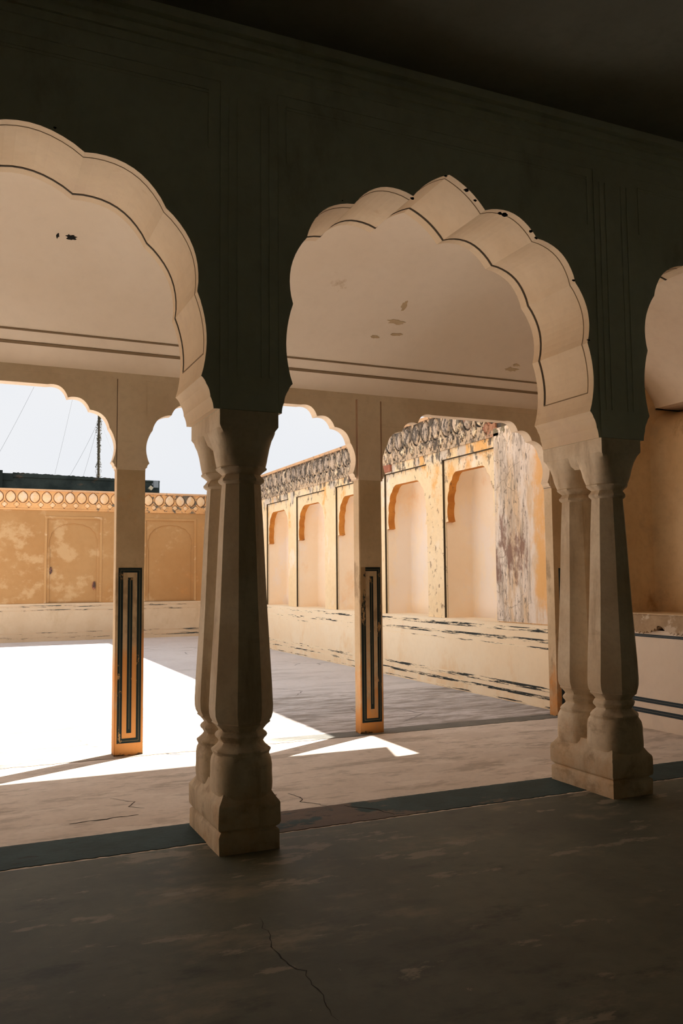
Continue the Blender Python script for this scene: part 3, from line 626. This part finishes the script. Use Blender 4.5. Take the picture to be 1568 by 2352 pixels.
def parapet(label, along, fixed, s0, s1, z0, z1, first, pitch, count, mats):
    base = {'x': (s0, fixed, z0), 'y': (fixed, s0, z0)}[along]
    t = thing('carved_parapet', label, 'parapet', base)
    d = 0.22
    def bx(u0, u1, dep0, dep1, a, b):
        return B((u0, u1, fixed+dep0, fixed+dep1, a, b)) if along == 'x' else B((fixed+dep0, fixed+dep1, u0, u1, a, b))
    link('panel', bx(s0, s1, 0.04, d, z0, z1-.05), mats[3], t)
    link('coping', bx(s0, s1, -.02, d+.03, z1-.05, z1), mats[2], t)
    link('string_course', bx(s0, s1, -.005, d, z0-.002, z0+.035), mats[0], t)
    # plate with arched and stepped openings around the bosses
    H = z1-z0; bw, bh, lw, lh = pitch*(0.80 if along == 'x' else 0.70), H*0.50, pitch*0.50, H*0.25; bc, lc = H*0.60, H*0.25; g = pitch*(0.045 if along == 'x' else 0.085)
    me = rosette_mesh('rosette', mats[1], bw, bh, 0.055); ml = rosette_mesh('lozenge', mats[1], lw, lh, 0.045, False)
    zc = z1-.05; mf = bpy.data.meshes.new('cell'); bmf = bmesh.new()
    for sg in (-1, 1):
        pts = [(0, zc-z0)]
        for k in range(13):
            a = math.pi/2+math.pi*k/12; pts.append((sg*math.cos(a)*(bw/2+g)*-1*-1, bc+math.sin(a)*(bh/2+g)+(.06*bh*max(0, math.sin(a))**8)))
        pts = [(-abs(x)*1.0, z) for x, z in pts]
        pts += [(0, 0.03), (-pitch/2, 0.03), (-pitch/2, lc-lh/2-g)]
        st = [(0, -1), (.22, -1), (.22, -.62), (.50, -.62), (.50, -.30), (.82, -.30), (.82, .30), (.50, .30), (.50, .62), (.22, .62), (.22, 1), (0, 1)]
        pts += [(-pitch/2+(lw/2+g)*p, lc+(lh/2+g)*q) for p, q in st[1:]] + [(-pitch/2, lc+lh/2+g), (-pitch/2, zc-z0)]
        cl = []
        for p in pts:
            if not cl or math.hypot(p[0]-cl[-1][0], p[1]-cl[-1][1]) > 1e-5: cl.append(p)
        extrude_poly(bmf, [(x*-sg, z-(zc-z0)) for x, z in cl], 'y', -.028, .0)
    bmesh.ops.recalc_face_normals(bmf, faces=bmf.faces[:]); bmf.to_mesh(mf); bmf.free()
    rz = 0 if along == 'x' else -math.pi/2
    fr_bm = bmesh.new()
    for i in range(count):
        s = first+pitch*i
        for (mesh, nm, ds, zz, fo) in ((me, 'rosette', 0, z0+bc, .04), (ml, 'lozenge', pitch/2, z0+lc, .04)):
            o = bpy.data.objects.new(nm, mesh); COL.objects.link(o); o.parent = t
            p = Vector((s+ds, fixed+fo, zz)) if along == 'x' else Vector((fixed+fo, s+ds, zz))
            o.location = p-Vector(base); o.rotation_euler = (0, 0, rz)
        tmp = bmesh.new(); tmp.from_mesh(mf)
        T = Matrix.Translation((s, fixed+.04, zc) if along == 'x' else (fixed+.04, s, zc)) @ Matrix.Rotation(rz, 4, 'Z')
        bmesh.ops.transform(tmp, matrix=T, verts=tmp.verts[:]); tm = bpy.data.meshes.new('tmp'); tmp.to_mesh(tm); tmp.free()
        fr_bm.from_mesh(tm); bpy.data.meshes.remove(tm)
    link('pierced_plate', fr_bm, mats[0], t)
    return t
sp = parapet('dark-stained carved parapet along the top of the courtyard side wall', 'y', XS-.02, 9.45, 24.2, 3.50, 4.09, 9.62, 0.302, 48, (M['side_parapet'], M['side_rosette'], M['coping'], M['recess_dark']))
link('bare_patch', B((XS-.04, XS+.01, 12.6, 14.25, 3.385, 3.50)), M['brick_red'], sp)

# ------------------------------------------------------------------ far wall
YF = 24.1
fw = bmesh.new()
PN = [(-0.55, 0.85), (2.08, 3.48), (4.71, 6.11)]
box(fw, -12, 7.2, YF, YF+.4, 0, 3.50)
wf = struct(link('wall_far', fw, M['far']))
bm = bmesh.new()
xs = [-12] + [q for ab in PN for q in ab] + [XS]
for i in range(0, len(xs), 2): box(bm, xs[i], xs[i+1], YF-.05, YF+.001, 1.0, 3.50)
for a, b in PN: box(bm, a, b, YF-.05, YF+.001, 3.29, 3.50)
link('wall_face', bm, M['far'], wf)
link('dado', B((-12, XS, YF-.085, YF+.001, 0, 1.0)), M['far_dado'], wf)
for z0, z1 in ((.90, .95), (.80, .84), (.20, .24), (.08, .13)): link('worn_painted_line', B((-12, XS, YF-.087, YF-.083, z0, z1)), M['far_line'], wf)
def blind(a, b, label):
    t = thing('blind_arch_panel', label, 'wall panel', ((a+b)/2, YF, 1.0)); xc = (a+b)/2; h = (b-a)/2
    half = [(h-.085, 1.0), (h-.085, 2.45), (h-.07, 2.62), (h-.11, 2.80), (h-.20, 2.96), (h-.36, 3.08), (0.14, 3.14), (0, 3.165)]
    pr = profile(half, [0, .02, .02, .03, .03, .02, 0])
    pts = [(xc-h, 1.0), (xc-h, 3.29), (xc+h, 3.29), (xc+h, 1.0)] + [(xc+u, z) for u, z in pr[::-1]]
    bm = bmesh.new(); extrude_poly(bm, pts, 'y', YF-.030, YF+.001); link('cusped_frame', bm, M['far'], t)
    link('outer_moulding', B((a-.05, a+.012, YF-.062, YF-.02, 1.0, 3.34), (b-.012, b+.05, YF-.062, YF-.02, 1.0, 3.34), (a+.012, b-.012, YF-.062, YF-.02, 3.28, 3.34)), M['far_trim'], t)
    link('dark_sill_line', B((a-.03, b+.03, YF-.088, YF-.05, 1.0, 1.012)), M['softline'], t)
    return t
blind(*PN[1], 'orange blind arch panel on the far wall, left of the crisp square pillar')
blind(*PN[2], 'orange blind arch panel on the far wall, just left of the nearest carved column')
for c_, r_ in (((2.20, 1.88), .06), ((3.33, 1.47), .07)):
    bm = bmesh.new(); P = [(c_[0]+r_*.7*math.cos(a)*random.uniform(.8, 1.15), c_[1]+r_*1.7*math.sin(a)*random.uniform(.8, 1.15)) for a in [k*math.pi/6 for k in range(12)]]
    extrude_poly(bm, P, 'y', YF-.033, YF+.001); link('flaked_spot', bm, M['brick_red'], wf)
parapet('orange carved parapet with pale rosettes along the top of the far wall', 'x', YF-.07, -6, XS-.06, 3.50, 4.06, -0.35, 0.302, 23, (M['parapet'], M['rosette'], M['coping'], M['recess_brown']))
struct(link('wall_court_left', B((-12.4, -12, 8.18, 24.5, 0, 4.0)), M['far']))

# ------------------------------------------------------------------ beyond the far wall
t = thing('rooftop_wall', 'low dark weathered rooftop wall rising behind the far orange wall', 'wall', (2, 27.2, 0))
link('wall_body', B((-8, 5.72, 27, 27.6, 0, 4.76)), M['rooftop'], t)
bm = bmesh.new(); r = random.Random(9); n = 90; pts = []
for i in range(n+1):
    x = 1.35+(5.72-1.35)*i/n; base = 4.842+(4.745-4.842)*i/n
    pts.append((x, base+r.uniform(-.012, .012)))
pts += [(5.72, 4.7), (1.35, 4.7)]
extrude_poly(bm, pts, 'y', 26.97, 27.5); link('coping', bm, M['rooftop'], t)
link('corner_pier', B((-3, 1.06, 26.9, 27.5, 0, 4.885)), M['rooftop'], t)
link('coping', B((1.06, 1.35, 26.98, 27.5, 4.6, 4.81)), M['rooftop'], t)
struct(link('roof', B((-12, 7.2, 24.5, 40.5, 3.3, 3.45)), M['rooftop']))
t = thing('floodlight', 'grey box floodlight fixed near the right end of the dark rooftop wall', 'floodlight', (5.57, 26.95, 4.6))
link('housing', B((5.50, 5.645, 26.80, 26.95, 4.515, 4.735)), M['lamp_grey'], t); link('bracket', B((5.47, 5.50, 26.9, 26.97, 4.60, 4.66)), M['lamp_grey'], t)
t = thing('floodlight', 'small cream square lamp tilted below the grey box floodlight on the rooftop wall', 'floodlight', (5.44, 26.9, 4.5))
bm = bmesh.new(); box(bm, -.055, .055, -.05, .1, -.055, .055); bmesh.ops.transform(bm, matrix=Matrix.Translation((5.40, 26.78, 4.49)) @ Matrix.Rotation(math.radians(38), 4, 'Y'), verts=bm.verts[:])
link('housing', bm, M['lamp_cream'], t)
# mast with creeper and wires (at y = 40)
t = thing('mast', 'thin creeper-covered mast with guy wires rising behind the far wall', 'mast', (5.68, 40, 3.45))
def tube(bm, a, b, r, n=6, r2=None):
    a = Vector(a); b = Vector(b); d = (b-a).normalized(); s = d.cross(Vector((0, 1, 0.01))).normalized(); u = d.cross(s)
    r2 = r if r2 is None else r2
    A = [bm.verts.new(a+(s*math.cos(k*2*math.pi/n)+u*math.sin(k*2*math.pi/n))*r) for k in range(n)]
    Bv = [bm.verts.new(b+(s*math.cos(k*2*math.pi/n)+u*math.sin(k*2*math.pi/n))*r2) for k in range(n)]
    for k in range(n): bm.faces.new((A[k], A[(k+1) % n], Bv[(k+1) % n], Bv[k]))
    bm.faces.new(A[::-1]); bm.faces.new(Bv)
bm = bmesh.new(); tube(bm, (5.68, 40, 3.45), (5.655, 40, 9.35), .055, 8); link('pole', bm, M['metal'], t)
bm = bmesh.new(); r = random.Random(2)
for i in range(900):
    z = r.uniform(4.5, 9.3); a = r.uniform(0, 6.28); rad = r.uniform(.03, .10)+.05*max(0, math.sin(z*3.1))
    c = Vector((5.67+rad*math.cos(a), 40+rad*math.sin(a), z)); s = r.uniform(.02, .05)
    e1 = Vector((r.uniform(-1, 1), r.uniform(-1, 1), r.uniform(-1, 1))).normalized()*s; e2 = e1.cross(Vector((r.uniform(-1, 1), r.uniform(-1, 1), 1))).normalized()*s*.6
    bm.faces.new([bm.verts.new(c+q) for q in (e1, e2, -e1, -e2)])
o = link('creeper', bm, M['leaf'], t); o['kind'] = 'stuff'
def wire(p, q):
    bm = bmesh.new(); N = 10; pr_ = None
    for i in range(N+1):
        f = i/N; x = p[0]+(q[0]-p[0])*f; z = p[1]+(q[1]-p[1])*f-0.08*math.sin(math.pi*f)
        if pr_: tube(bm, pr_, (x, 40, z), .007, 4)
        pr_ = (x, 40, z)
    link('guy_wire', bm, M['wire'], t)
for p, q in (((2.805, 10.3), (1.0, 6.4)), ((4.55, 10.3), (3.74, 6.3)), ((5.62, 8.9), (4.38, 6.3)), ((5.60, 8.75), (4.98, 6.3)), ((5.68, 9.1), (6.9, 6.2))): wire(p, q)

# ------------------------------------------------------------------ cracks and small marks
crack(fl2, [(2.28, 6.10), (2.32, 5.92), (2.26, 5.86), (2.36, 5.74), (2.40, 5.66)], 0.009, 1)
crack(fl2, [(2.05, 6.32), (2.18, 6.12), (2.12, 6.02), (2.20, 5.93)], 0.004, 2)
crack(fl2, [(1.05, 6.55), (1.18, 6.38), (1.12, 6.25), (1.22, 6.18)], 0.005, 3)
crack(fl2, [(0.7, 6.0), (1.15, 6.02)], 0.012, 4)
crack(fl2, [(1.75, 8.0), (1.85, 7.9), (1.93, 7.86)], 0.012, 12)
crack(fl1, [(1.33, 3.97), (1.27, 3.53), (1.32, 3.36), (1.29, 2.95)], 0.0035, 5)
crack(fl1, [(2.50, 5.60), (2.66, 5.42), (2.72, 5.25)], 0.012, 6, z=0.0052)
crack(fl3, [(4.1, 12.2), (4.5, 11.5), (4.2, 11.0)], 0.006, 7)
